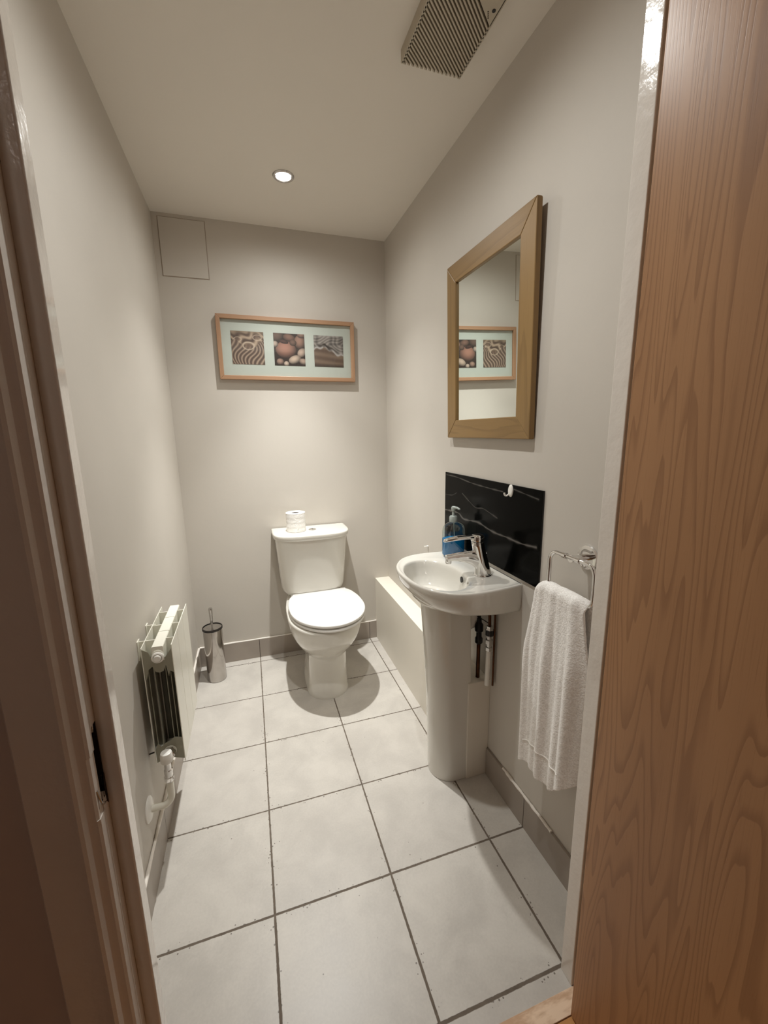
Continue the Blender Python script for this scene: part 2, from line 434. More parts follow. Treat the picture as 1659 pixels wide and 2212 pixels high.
# ------------------------------------------------------------------ access panel
ap = empty('access_panel', (-.198, YB, 2.03)); tag(ap, 'square painted access panel high in the left corner of the back wall', 'access panel')
px0, px1, pz0, pz1 = -.300, -.100, 2.032, 2.283
bm = bmesh.new()
for a in ((px0, px1, pz0-.003, pz0), (px0, px1, pz1, pz1+.002), (px0-.003, px0, pz0-.003, pz1+.002), (px1, px1+.003, pz0-.003, pz1+.002)):
    box(bm, a[0], a[1], YB-.0015, YB, a[2], a[3])
obj('panel_joint', bm, simple('panel_joint_line', lin(158, 145, 131), .8, var=0), ap); 
o = obj('panel_door', B(px0+.0002, px1-.0002, YB-.004, YB, pz0+.0002, pz1-.0002), M['wall'], ap, bevel=.001)
# ------------------------------------------------------------------ downlights
def downlight(x, y, label, spill, mid, core):
    r = empty('ceiling_downlight', (x, y, ZC)); tag(r, label, 'downlight', 'recessed ceiling downlights')
    o = obj('bezel', lathe(bmesh.new(), [(.0425, -.0002), (.0425, -.002), (.040, -.0045), (.034, -.0052), (.0305, -.003), (.030, -.0012)], (x, y, ZC), 48, cap0=True, cap1=False), M['steel'], r, smooth=35)
    o = obj('lamp', lathe(bmesh.new(), [(.0295, -.0014), (.024, -.0022), (.01, -.0026)], (x, y, ZC), 32, cap0=False), M['lamp'], r, smooth=50)
    L = bpy.data.lights.new('downlight_lamp', 'SPOT'); L.energy = spill; L.spot_size = math.radians(174); L.spot_blend = 1.0
    L.shadow_soft_size = .018; L.color = (1.0, 1.0, .965)
    lo = bpy.data.objects.new('downlight_lamp', L); lo.location = (x, y, ZC-.03); COL.objects.link(lo)
    for e, a, bl in ((mid, 104, 1.0), (core, 66, 1.0)):
        if e:
            L = L.copy(); L.energy = e; L.spot_size = math.radians(a); L.spot_blend = bl
            lo = bpy.data.objects.new('downlight_beam', L); lo.location = (x, y, ZC-.03); COL.objects.link(lo)
    return r
downlight(.2355, .957, 'small round steel downlight glowing in the ceiling in front of the back wall', 13, 46, 112)
downlight(.225, .05, 'round steel downlight in the ceiling beside the extractor fan, above the picture edge', 20, 18, 0)

# ------------------------------------------------------------------ extractor fan
ef = empty('extractor_fan', (.582, .18, ZC)); tag(ef, 'square beige extractor fan with diagonal slats on the ceiling', 'extractor fan')
fx0, fx1, fy0, fy1 = .495, .669, .062, .2985
obj('housing', B(fx0, fx1, fy0, fy1, ZC-.022, ZC), M['fandark'], ef)
bm = bmesh.new()
th = math.radians(41); dv = Vector((math.cos(th), math.sin(th))); nv = Vector((-math.sin(th), math.cos(th)))
def clip(poly, a, b, c):                              # keep a*x+b*y<=c
    out = []
    for i in range(len(poly)):
        p, q = poly[i], poly[(i+1) % len(poly)]
        dp, dq = a*p[0]+b*p[1]-c, a*q[0]+b*q[1]-c
        if dp <= 0: out.append(p)
        if dp*dq < 0:
            t = dp/(dp-dq); out.append((p[0]+t*(q[0]-p[0]), p[1]+t*(q[1]-p[1])))
    return out
def clipbox(poly):
    for a, b, c in ((1,0,fx1),(-1,0,-fx0),(0,1,fy1),(0,-1,-fy0)):
        poly = clip(poly, a, b, c)
        if len(poly) < 3: return []
    return poly
cc = Vector((.610, .089)); sp = .0082
k0 = 0
for k in range(0, 40):                               # slats from the solid corner outwards
    o_ = cc+nv*(sp*(k+.55)); a, b = o_-dv*.4, o_+dv*.4; w = nv*.0040
    poly = clipbox([tuple(a), tuple(b), tuple(b+w), tuple(a+w)])
    if len(poly) > 2: prism(bm, poly, 'z', ZC-.031, ZC-.020)
obj('slat_panel', bm, M['fan'], ef)
poly = clipbox([tuple(cc-dv*.5), tuple(cc+dv*.5), tuple(cc+dv*.5-nv*.6), tuple(cc-dv*.5-nv*.6)])
bm = prism(bmesh.new(), poly, 'z', ZC-.031, ZC-.018); obj('solid_corner', bm, M['fan'], ef, bevel=.001)
o = obj('screw', lathe(bmesh.new(), [(.0045, 0), (.0045, -.0012)], (.655, .1, ZC-.031), 14), M['black'], ef)
for i in range(4):
    o = obj('vent_hole', lathe(bmesh.new(), [(.0016, 0), (.0016, -.0008)], (.643+.0028*i, .106+.0045*i, ZC-.031), 8), M['fandark'], ef)
obj('rim', B(fx0-.002, fx0+.003, fy0, fy1, ZC-.031, ZC), M['fan'], ef)
obj('rim', B(fx1-.003, fx1+.002, fy0, fy1, ZC-.031, ZC), M['fan'], ef)

# ------------------------------------------------------------------ picture
marble_fn = None
def grid_print(name, fn, x0, x1, z0, z1, y, nx, ny, parent, mat, plane='y', depth=.001):
    """a flat print: dense grid facing -axis with the picture in its colours"""
    me = bpy.data.meshes.new(name)
    U, V = np.meshgrid(np.linspace(0, 1, nx), np.linspace(0, 1, ny))
    if plane == 'y': X = x0+U*(x1-x0); Z = z0+V*(z1-z0); co = np.stack([X, np.full_like(X, y), Z], -1).reshape(-1, 3)
    else: Y = x0+U*(x1-x0); Z = z0+V*(z1-z0); co = np.stack([np.full_like(Y, y), Y, Z], -1).reshape(-1, 3)
    idx = np.arange(nx*ny).reshape(ny, nx)
    F = np.stack([idx[:-1,:-1], idx[:-1,1:], idx[1:,1:], idx[1:,:-1]], -1).reshape(-1, 4)
    me.from_pydata(co.tolist(), [], F.tolist()); me.update()
    c = fn(U, V).reshape(-1, 3); c = np.clip(c, 0, 1)
    if fn is not marble_fn: c = (.82*c+.18*c.mean(1, keepdims=True))*.84
    l = np.where(c <= .04045, c/12.92, ((c+.055)/1.055)**2.4)
    at = me.color_attributes.new('Col', 'FLOAT_COLOR', 'POINT')
    at.data.foreach_set('color', np.concatenate([l, np.ones((len(l), 1))], 1).astype(np.float32).ravel())
    o = bpy.data.objects.new(name, me); COL.objects.link(o); me.materials.append(mat)
    m = o.modifiers.new('Solidify', 'SOLIDIFY'); m.thickness = depth; m.offset = -1 if plane == 'y' else 1
    if parent:
        o.parent = parent; me.transform(Matrix.LocRotScale(parent.location, parent.rotation_euler, (1,1,1)).inverted())
    return o
def C3(*c): return np.array(c)/255.
def lerp(a, b, t): return a+(b-a)*t[..., None]
def sand(U, V):
    c = np.zeros(U.shape+(3,)); h = .62+.08*np.sin(U*7+.6)+.05*np.sin(U*15)
    low = lerp(C3(104, 80, 68), C3(198, 168, 144), (.5+.5*np.sin((U+.12*np.sin(V*5+U*3))*62+np.sin(V*9)*1.6))**1.5*np.clip(1.05-.25*V, 0, 1))
    up = lerp(C3(92, 68, 56), C3(206, 176, 148), .5+.5*np.sin(V*24+3*np.sin(U*6)+2*np.sin(U*13+V*8)))
    for cx, cy, r in ((.52, .56, .17), (.2, .75, .1), (.8, .82, .12)):
        d = np.hypot(U-cx, (V-cy)*1.6)/r
        up = lerp(up, C3(120, 92, 76), np.clip(1.2-d, 0, 1)*.8); up = lerp(up, C3(226, 200, 174), np.exp(-((d-1.1)/.16)**2)*.8)
    c = np.where((V > h)[..., None], up, low)
    for cx, cy, r in ((.52, .56, .15),):
        d = np.hypot(U-cx, (V-cy)*1.5)/r; c = lerp(c, C3(126, 96, 78), np.clip(1.15-d, 0, 1)); c = lerp(c, C3(222, 196, 170), np.exp(-((d-1.1)/.14)**2))
    c = lerp(c, C3(166, 140, 114), np.clip((V-.88)*9, 0, 1)*.7)
    return c
PEB = [(.38,.5,.34,.27,0,(176,120,100)),(.12,.9,.22,.16,.2,(110,84,72)),(.5,.87,.2,.12,-.2,(134,96,80)),(.84,.75,.18,.22,.1,(160,118,100)),
       (.62,.72,.12,.1,0,(120,88,74)),(.04,.66,.1,.1,0,(190,166,150)),(.9,.42,.17,.13,.7,(196,166,146)),(.66,.2,.22,.13,.35,(206,178,156)),
       (.18,.12,.12,.1,0,(172,134,116)),(.38,.06,.09,.08,0,(210,184,164)),(.93,.14,.14,.1,-.2,(180,150,132)),(.9,.97,.14,.1,0,(146,112,98)),(.32,.74,.16,.06,-.2,(86,56,48))]
def pebbles(U, V):
    c = np.ones(U.shape+(3,))*C3(58, 40, 34)
    for cx, cy, a, b, r, col in PEB:
        x, y = U-cx, V-cy; x, y = x*math.cos(r)+y*math.sin(r), -x*math.sin(r)+y*math.cos(r)
        d = np.sqrt((x/a)**2+(y/b)**2); m = np.clip((1-d)*14, 0, 1)
        sh = np.clip(1.1-.5*d**2+.25*(y/b)-.1*(x/a), .3, 1.25)
        c = c*(1-m[..., None])+np.clip(C3(*col)*sh[..., None], 0, 1)*m[..., None]
    return c
def rock(U, V):
    n = np.sin(U*23+4*np.sin(V*11))*np.sin(V*31+3*np.sin(U*9))
    up = lerp(C3(92, 84, 80), C3(184, 172, 164), .5+.5*n)
    low = lerp(C3(140, 112, 92), C3(110, 84, 68), np.clip(.5+.5*np.sin(V*26+3*U)+.1*n, 0, 1))
    h = .5+.12*np.sin(U*4.5+.4)+.03*np.sin(U*22)
    c = np.where((V > h)[..., None], up, low)
    c = lerp(c, C3(198, 190, 186), np.exp(-((V-h)/.035)**2)*(.4+.6*(np.sin(U*8+1) > -.3)))
    c = lerp(c, C3(52, 40, 34), np.exp(-((V-h-.08)/.035)**2)*np.exp(-((U-.42)/.22)**2))
    c = lerp(c, C3(56, 44, 38), np.clip((.12-V)*10, 0, 1)*.6)
    c = lerp(c, C3(200, 192, 186), np.clip((V-.9)*10, 0, 1)*.5)
    return c
pf = empty('picture_frame', (.2635, YB, 1.56)); tag(pf, 'long light wood picture frame with three small beach photographs above the toilet', 'picture')
ax0, ax1, az0, az1, ay0 = -.0865, .6140, 1.5640, 1.8735, YB-.030
fw = .020
obj('backing', B(ax0+.004, ax1-.004, YB-.010, YB-.001, az0+.004, az1-.004), M['fandark'], pf)
for nm, poly in (('frame_side', [(ax0, az0), (ax0+fw, az0+fw), (ax0+fw, az1-fw), (ax0, az1)]), ('frame_side', [(ax1, az0), (ax1-fw, az0+fw), (ax1-fw, az1-fw), (ax1, az1)])):
    obj(nm, prism(bmesh.new(), poly, 'y', ay0, YB-.001), M['pine_z'], pf, bevel=.0015)
for nm, poly in (('frame_rail', [(ax0, az0), (ax1, az0), (ax1-fw, az0+fw), (ax0+fw, az0+fw)]), ('frame_rail', [(ax0, az1), (ax1, az1), (ax1-fw, az1-fw), (ax0+fw, az1-fw)])):
    obj(nm, prism(bmesh.new(), poly, 'y', ay0, YB-.001), M['pine_x'], pf, bevel=.0015)
obj('mount', B(ax0+fw-.003, ax1-fw+.003, YB-.015, YB-.012, az0+fw-.003, az1-fw+.003), M['mat'], pf)
for fn, u0, lab in ((sand, -.0215, 'photograph of rippled sand'), (pebbles, .1865, 'photograph of rounded pebbles'), (rock, .3945, 'photograph of a rocky shore')):
    o = grid_print('print', fn, u0, u0+.159, 1.6405, 1.800, YB-.0165, 130, 130, pf, M['print']); o['label'] = lab
obj('glass_pane', B(ax0+fw-.002, ax1-fw+.002, YB-.0215, YB-.0205, az0+fw-.002, az1-fw+.002), M['glass'], pf)

# ------------------------------------------------------------------ mirror (leans forward a little at the top)
mr = empty('wall_mirror', (XR-.003, .31, 1.2645), (0, math.radians(-1.2), 0)); tag(mr, 'rectangular mirror in a wide pale oak frame above the basin', 'mirror')
obj.local = True
W2, H2, TH = .2545, .614, .0185
def mp(*P): return P
fwm = .066
def mpoly(P, x0=-TH, x1=0): return prism(bmesh.new(), P, 'x', x0, x1)
obj('frame_stile', mpoly([(-W2, 0), (-W2+fwm, fwm), (-W2+fwm, H2-fwm), (-W2, H2)]), M['oak_z'], mr, bevel=.0025)
obj('frame_stile', mpoly([(W2, 0), (W2-fwm, fwm), (W2-fwm, H2-fwm), (W2, H2)]), M['oak_z'], mr, bevel=.0025)
obj('frame_rail', mpoly([(-W2, 0), (W2, 0), (W2-fwm, fwm), (-W2+fwm, fwm)]), M['oak_y'], mr, bevel=.0025)
obj('frame_rail', mpoly([(-W2, H2), (W2, H2), (W2-fwm, H2-fwm), (-W2+fwm, H2-fwm)]), M['oak_y'], mr, bevel=.0025)
obj('mirror_glass', B(-.0105, -.0075, -W2+fwm-.004, W2-fwm+.004, fwm-.004, H2-fwm+.004), M['mirror'], mr)
obj('backing', B(-.007, -.002, -W2+.02, W2-.02, .02, H2-.02), M['fandark'], mr)
obj.local = False

# ------------------------------------------------------------------ splashback
VE = [([(.60,1.112),(.54,1.112),(.477,1.108),(.389,1.1),(.271,1.096),(.194,1.095)], .0018, .30), ([(.135,1.110),(.111,1.107),(.062,1.101),(.019,1.096)], .0018, .28),
      ([(.607,1.029),(.547,1.034),(.511,1.048)], .0013, .2), ([(.463,1.052),(.417,1.033),(.363,1.014),(.313,1.019),(.266,1.011),(.221,1.002)], .0017, .24),
      ([(.612,.963),(.545,.968),(.489,.969),(.447,.954),(.371,.961),(.33,.962),(.281,.954),(.226,.949),(.16,.95),(.106,.948),(.063,.95),(.018,.955)], .0032, .36)]
SY0, SY1, SZ0, SZ1 = .000, .6105, .835, 1.1225
def marble(U, V):
    Y = SY0+U*(SY1-SY0); Z = SZ0+V*(SZ1-SZ0)
    c = np.ones(U.shape+(3,))*C3(7, 7, 6)
    for P, w, s in VE:
        Pn = [(p.x, p.y) for p in catmull([(a, b, 0) for a, b in P], 6)]
        dm = np.full(U.shape, 9.)
        for (a, b), (e, f) in zip(Pn, Pn[1:]):
            dx, dy = e-a, f-b; t = np.clip(((Y-a)*dx+(Z-b)*dy)/(dx*dx+dy*dy+1e-12), 0, 1)
            dm = np.minimum(dm, np.hypot(Y-a-t*dx, Z-b-t*dy))
        ww = w*(1+.35*np.sin(Y*60)+.25*np.sin(Y*137))
        m = np.exp(-(dm/ww)**2)*s/.36*.62+np.exp(-(dm/(ww*3))**2)*.08
        c = lerp(c, C3(150, 144, 138), m)
    return c
marble_fn = marble
sb = empty('splashback', (XR, .3, SZ0)); tag(sb, 'shiny black marble effect splashback with grey veins behind the basin', 'splashback')
obj('splashback_panel', B(XR-.005, XR-.0003, SY0, SY1, SZ0, SZ1), M['black'], sb)
o = grid_print('marble_face', marble, SY0, SY1, SZ0, SZ1, XR-.0055, 560, 270, sb, M['splash'], 'x', .0004)

# hook on the splashback
hk = empty('adhesive_hook', (XR-.006, .151, 1.104)); tag(hk, 'small white oval stick-on hook near the top of the black splashback', 'hook')
obj('backplate', lathe(bmesh.new(), [(.0145, 0), (.0145, -.002), (.012, -.0045), (.004, -.005)], (XR-.006, .150, 1.104), 28, 'x', sx=.82, sy=1.35), M['plastic'], hk, smooth=40)
obj('hook_arm', tube(bmesh.new(), catmull([(XR-.010, .155, 1.093), (XR-.014, .158, 1.088), (XR-.019, .160, 1.088), (XR-.022, .161, 1.092), (XR-.0225, .1615, 1.097)], 5), [.0028]*20+[.003]), M['plastic'], hk, smooth=60)

# wall plug
wp = tag(obj('wall_plug', lathe(bmesh.new(), [(.0035, 0), (.0045, -.004), (.003, -.008), (.003, -.018), (.0042, -.02), (.001, -.021)], (XR, .794, .7516), 14, 'x'), M['plastic'], smooth=40),
         'tiny white wall plug sticking out of the right wall beyond the basin', 'wall plug')

# ------------------------------------------------------------------ toilet
def plan(w, yf, yc, yb, wb, z, cx, n=56, p=2.0):
    """D-shaped ring: rounded front, straight flanks, rear narrowing to wb"""
    pts = []
    m = 32
    for i in range(m+1):
        a = PI*i/m; ca, sa = math.cos(a), math.sin(a)
        pts.append((cx+w*math.copysign(abs(ca)**(2/p), ca), yc-(yc-yf)*sa**(2/p), z))
    r = .02
    rear = [(cx-w*.99, yc+(yb-yc)*.35, z), (cx-(w*.5+wb*.5), yc+(yb-yc)*.75, z), (cx-wb, yb-r, z), (cx-wb+r*.3, yb-r*.3, z), (cx-wb+r, yb, z),
            (cx+wb-r, yb, z), (cx+wb-r*.3, yb-r*.3, z), (cx+wb, yb-r, z), (cx+(w*.5+wb*.5), yc+(yb-yc)*.75, z), (cx+w*.99, yc+(yb-yc)*.35, z)]
    # ring runs from +x side front round to -x, then the rear
    rr_ = [Vector(q) for q in (pts[-1],)+tuple(rear)+(pts[0],)]
    rr_ = [tuple(v) for v in catmull(rr_, 3)][1:-1]
    return pts+rr_
toi = empty('toilet', (.318, 1.39, 0)); tag(toi, 'white close-coupled ceramic toilet with its lid down against the back wall', 'toilet')
tx = .3175
lv = [(0, .1045, .868, .975, .052), (.012, .1045, .868, .975, .052), (.02, .101, .872, .975, .05), (.08, .0965, .885, .975, .05), (.15, .095, .893, .975, .05), (.195, .094, .896, .975, .05),
      (.208, .0965, .890, .98, .052), (.222, .110, .872, .99, .06), (.24, .130, .850, 1.01, .07), (.27, .150, .822, 1.01, .08), (.30, .165, .800, 1.01, .095), (.33, .175, .786, 1.01, .11), (.36, .181, .777, 1.01, .125), (.385, .184, .772, 1.01, .14), (.393, .183, .773, 1.01, .14), (.397, .179, .778, 1.01, .137)]
bm = loft(bmesh.new(), [plan(w, yf, yc, YB-.012, wb, z, tx+(.012 if z > .2 else .007+.005*z/.2)) for z, w, yf, yc, wb in lv])
obj('pan', bm, M['ceramic'], toi, smooth=50)
def slab(z0, z1, w, yf, yc, yb, wb, cx, rot, r=.006, dome=0):
    R = []
    steps = [(0, r), (r*.3, r*.3), (r, 0)]
    zs = [(z0+a, b) for a, b in steps]+[(z1-a, b) for a, b in steps[::-1]]
    for z, i in zs:
        R.append(plan(w-i, yf+i, yc, yb-i, wb-i, z, cx))
    if dome:
        for s in (.8, .5, .2):
            R.append([(cx+(p[0]-cx)*s, 1.0+(p[1]-1.0)*s, z1+dome*(1-s)) for p in R[-1 if s == .8 else 5]])
    bm = loft(bmesh.new(), R)
    bmesh.ops.rotate(bm, verts=bm.verts, cent=(cx, 1.22, 0), matrix=Matrix.Rotation(math.radians(rot), 3, 'Z'))
    return bm
obj('seat', slab(.4022, .4132, .1865, .762, 1.005, 1.205, .155, .335, 2., .004), M['seat'], toi, smooth=40)
obj('lid', slab(.4200, .4345, .187, .765, 1.000, 1.212, .150, .335, 2., .005, .0025), M['seat'], toi, smooth=40)
for s in (-1, 1):
    bm = lathe(bmesh.new(), [(.014, 0), (.014, .022), (.010, .026)], (tx+.012+s*.075, 1.222, .397), 20)
    obj('hinge', bm, M['chrome'], toi, smooth=40)
# cistern
def cis(w, yf, z, cx=.3155, yb=YB-.008, p=4.2, D=.15):
    """plan of a cistern: flat back, bowed front with round corners"""
    n = 40; D = min(D, (yb-yf)*.9)
    pts = []
    for i in range(n+1):
        a_ = PI*i/n; ca, sa = math.cos(a_), math.sin(a_)
        pts.append((cx+w*math.copysign(abs(ca)**(2/p), ca), yf+D-D*abs(sa)**(2/p), z))
    return pts+[(cx-w, yb, z), (cx+w, yb, z)]
prof = [(.412, .138, 1.240), (.4135, .148, 1.228), (.418, .157, 1.217), (.427, .1645, 1.209), (.440, .1705, 1.203), (.46, .1748, 1.199), (.52, .1795, 1.193), (.60, .1845, 1.186), (.68, .190, 1.180), (.7425, .1935, 1.176)]
obj('cistern', loft(bmesh.new(), [cis(w, yf, z) for z, w, yf in prof]), M['ceramic'], toi, smooth=50)
prof = [(.7345, .200, 1.168), (.7355, .2035, 1.164), (.739, .2055, 1.162), (.7585, .2075, 1.160), (.763, .2055, 1.162), (.7652, .201, 1.167), (.7658, .19, 1.178)]
obj('cistern_lid', loft(bmesh.new(), [cis(w, yf, z, .3175, p=3.3, D=.16) for z, w, yf in prof]), M['ceramic'], toi, smooth=50)
fb = obj('flush_button', lathe(bmesh.new(), [(.021, 0), (.021, .0025), (.019, .004), (.0165, .0042), (.016, .003), (.001, .003)], (.325, 1.282, .7655), 32), M['chrome'], toi, smooth=35)
obj('button_split', B(.3243, .3257, 1.2665, 1.2975, .7685, .7690), M['black'], fb)
# foot of the back of the pan carrying the cistern
obj('pan_shelf', loft(bmesh.new(), [cis(.118, 1.228, .33, .3195), cis(.128, 1.224, .38, .3195), cis(.135, 1.236, .4118, .3195)]), M['ceramic'], toi, smooth=50)

# toilet roll on the cistern
tr = empty('toilet_roll', (.2385, 1.288, .766)); tag(tr, 'white embossed toilet roll standing on the cistern lid', 'toilet roll')
bm = bmesh.new(); prof = []
for i in range(13): prof.append((.0515+.0007*math.sin(i*2.1), .001+.101*i/12))
prof = [(.02, .001), (.049, .0005)]+prof+[(.049, .1035), (.022, .1025), (.0205, .1015), (.0205, .03)]
lathe(bm, prof, (.2385, 1.288, .766), 48, cap0=False, cap1=False)
obj('paper', bm, M['roll'], tr, smooth=45)
obj('card_core', lathe(bmesh.new(), [(.0203, .099), (.0203, .002), (.001, .002)], (.2385, 1.288, .766), 32, cap0=False), M['card'], tr, smooth=45)
bm = bmesh.new(); 
tube(bm, [(.2385+.0515*math.cos(a), 1.288+.0515*math.sin(a), z) for a, z in ((-1.9, .85), (-1.55, .826), (-1.3, .805), (-1.42, .79), (-1.6, .777))], .0008, 6)
obj('paper_edge', bm, M['roll'], tr)

# ------------------------------------------------------------------ basin
OUT = [(.8035,.0775),(.76,.0690),(.7,.0625),(.6450,.0600),(.5948,.0660),(.5560,.0850),(.5180,.1250),(.4920,.1850),(.4815,.2600),(.4840,.3350),(.5030,.4000),(.5430,.4560),(.5950,.4850),(.6500,.4930),(.7100,.4900),(.76,.4860),(.8035,.4810)]
crv = catmull([(a, b, 0) for a, b in OUT], 8)
NB = 96
bc = Vector((.5935, .2680))
def by_angle(pts):
    """outline resampled by direction from the bowl centre; the wall side is straight"""
    poly = [Vector((p[0], p[1])) for p in pts]
    out = []
    for i in range(NB):
        a = 2*PI*i/NB; d = Vector((math.cos(a), math.sin(a))); best = None
        for p, q in zip(poly, poly[1:]+poly[:1]):
            e = q-p; den = d.x*e.y-d.y*e.x
            if abs(den) < 1e-12: continue
            r = p-bc; t = (r.x*e.y-r.y*e.x)/den; s = (r.x*d.y-r.y*d.x)/den
            if t > 0 and -1e-9 <= s <= 1+1e-9 and (best is None or t > best): best = t
        out.append(bc+d*best)
    return out
# snap the two wall corners onto exact directions so that they stay sharp
OL = by_angle(crv)
for cnr in ((.8035, .0775), (.8035, .4810)):
    j = min(range(NB), key=lambda i: (OL[i]-Vector(cnr)).length); OL[j] = Vector(cnr)
def oring(inset, z, keep=True, ysh=0):
    R = []
    for p in OL:
        d = (p-bc); L = d.length; q = bc+d*((L-inset)/L)
        if p.x > .79: q = Vector((p.x if keep else q.x, q.y))
        if p.x > .8034: q.x = .8035
        R.append((q.x, q.y, z))
    return R
def ering(rx, ry, z, cx=bc.x, cy=bc.y, p=2.0):
    R = []
    for i in range(NB):
        a = 2*PI*i/NB; ca, sa = math.cos(a), math.sin(a); R.append((cx+rx*ca, cy+ry*sa, z))
    return R
def undring(t, z):                                    # from outline (t=0) to a small foot (t=1)
    R = []
    for p in OL:
        f = Vector((min(max(p.x, .575), .8035) if p.x < .79 else p.x, min(max(p.y, .20), .40)))
        f = Vector((.62+(p.x-.5935)*.5, .30+(p.y-.27)*.42)) if p.x < .70 else Vector((p.x, .29+(p.y-.28)*.62))
        q = p.lerp(f, t); R.append((q.x, q.y, z))
    return R
basin = empty('wash_basin', (XR, .28, .7)); tag(basin, 'small white oval ceramic basin with a side-mounted chrome mixer tap', 'wash basin')
def under(th, scale=1, z=None):                       # th: 0 at the rim, 90 degrees under the belly
    R = []; t = math.radians(th)
    for p in OL:
        w = min(1, max(0, (p.x-.47)/.25)); w = w*w*(3-2*w)
        ins = (.088*(1-w)+.024*w)*(1-math.cos(t))**(1+w*.9)
        d = (p-Vector((.65, .285))); L = d.length; q = Vector((.65, .285))+d*((L-ins)/L)
        if p.x > .79: q.x = p.x
        q = Vector((.65, .285))+(q-Vector((.65, .285)))*scale
        R.append((min(q.x, .8035), q.y, .8145-(.080+.012*min(1, max(0, (p.x-.66)/.14)))*math.sin(t)**1.05))
    return R
rings = []
# inside of the bowl first (bottom to rim)
rings += [ering(.018, .018, .716, .600, .262), ering(.045, .060, .718, .598, .263), ering(.066, .098, .727, .596, .264), ering(.079, .123, .745, .595, .265), ering(.0865, .138, .770, .594, .267), ering(.0905, .1475, .795, .594, .268), ering(.093, .1535, .808), ering(.0955, .1565, .8135), ering(.0985, .1605, .8165)]
# deck between bowl and rim: a raised lip outside
def mixr(A, Bq, t, z): return [tuple(a+(b-a)*t for a, b in zip(p[:2], q[:2]))+(z,) for p, q in zip(A, Bq)]
e0 = ering(.0985, .1605, .8165); o0 = oring(.010, .82)
rings += [mixr(e0, o0, .35, .8165), mixr(e0, o0, .7, .817), oring(.012, .8185), oring(.008, .8205), oring(.0035, .8205), oring(.0008, .8180), oring(0, .8145)]
rings += [under(t) for t in (8, 16, 24, 32, 40, 48, 56, 64, 72, 80, 90)]+[under(90, .55)]
bm = loft(bmesh.new(), rings, cap0=False, cap1=True)
obj('bowl', bm, M['ceramic'], basin, smooth=48)
obj('waste_fitting', lathe(bmesh.new(), [(.001, .0185), (.010, .018), (.014, .016), (.021, .0172), (.0215, .015)], (.600, .262, .701), 28, cap0=False), M['chrome'], basin, smooth=40)
o = obj('overflow_hole', lathe(bmesh.new(), [(.0085, 0), (.0085, -.004)], (.6785, .233, .797), 20, 'x', sx=.75, sy=1.25), M['black'], basin); o['label'] = 'dark oval overflow hole'
# mixer tap
TX, TY, TZ = .7400, .2040, .8172
tap = empty('mixer_tap', (0, 0, 0)); tap.parent = basin; tap.matrix_parent_inverse = Matrix.Identity(4); tap.location = (-XR, -.28, -.7)
tap['label'] = 'chrome lever mixer tap'
obj('tap_base', lathe(bmesh.new(), [(.031, 0), (.031, .002), (.0295, .004), (.027, .0045)], (TX, TY, TZ), 32), M['chrome'], tap, smooth=35)
rings = []
for h, dx, rx, ry in ((.002, 0, .0305, .0275), (.010, -.001, .0285, .0262), (.03, -.005, .0255, .0242), (.06, -.011, .0228, .0222), (.083, -.0165, .0212, .0212), (.101, -.0205, .0208, .021), (.114, -.0235, .0208, .021), (.117, -.024, .0195, .0197)):
    rings.append([(TX+dx+rx*math.cos(2*PI*i/28), TY+ry*math.sin(2*PI*i/28), TZ+h) for i in range(28)])
obj('tap_body', loft(bmesh.new(), rings), M['chrome'], tap, smooth=50)
dirv = Vector((-.122, .010, 0)); b0 = Vector((TX-.006, TY, TZ+.049))
sp_pts = catmull([b0, b0+dirv*.22+Vector((0,0,.012)), b0+dirv*.5+Vector((0,0,.0185)), b0+dirv*.8+Vector((0,0,.0205)), b0+dirv*1.02+Vector((0,0,.0185))], 6)
rs = [.0200-.0070*min(1, i/18) for i in range(len(sp_pts))]
obj('spout', tube(bmesh.new(), sp_pts, rs, 20, squash=[1.75-.85*min(1, i/20) for i in range(len(sp_pts))]), M['chrome'], tap, smooth=60)
tip = b0+dirv*.96
obj('aerator', lathe(bmesh.new(), [(.0095, 0), (.0105, .006), (.0105, .016)], (tip.x, tip.y, tip.z+.001), 22), M['chrome'], tap, smooth=40)
hx, hy, hz = TX-.0245, TY, TZ+.1195
bm = lathe(bmesh.new(), [(.0215, 0), (.0225, .005), (.0220, .014), (.0190, .019), (.012, .0215), (.001, .022)], (hx, hy, hz), 28)
obj('tap_head', bm, M['chrome'], tap, smooth=50)
# looped lever with an open slot
lo_ = []
for i in range(28):
    a = 2*PI*i/28; u = .5+.5*math.cos(a); wv = .0125*math.sin(a)*(1-.35*u)
    lo_.append((hx-.008-.104*u, hy+.012*u+wv, hz+.013+.004*math.sin(u*PI)-.006*u))
obj('lever', tube(bmesh.new(), lo_, .0060, 10, closed=True, squash=[.8]*28), M['chrome'], tap, smooth=60)
obj('lever_web', loft(bmesh.new(), [[(hx-.004, hy-.012, hz+.012), (hx-.004, hy+.012, hz+.012), (hx-.004, hy+.012, hz+.020), (hx-.004, hy-.012, hz+.020)],
    [(hx-.072, hy-.004, hz+.013), (hx-.072, hy+.016, hz+.013), (hx-.072, hy+.016, hz+.0175), (hx-.072, hy-.004, hz+.0175)]]), M['chrome'], tap, bevel=.002)

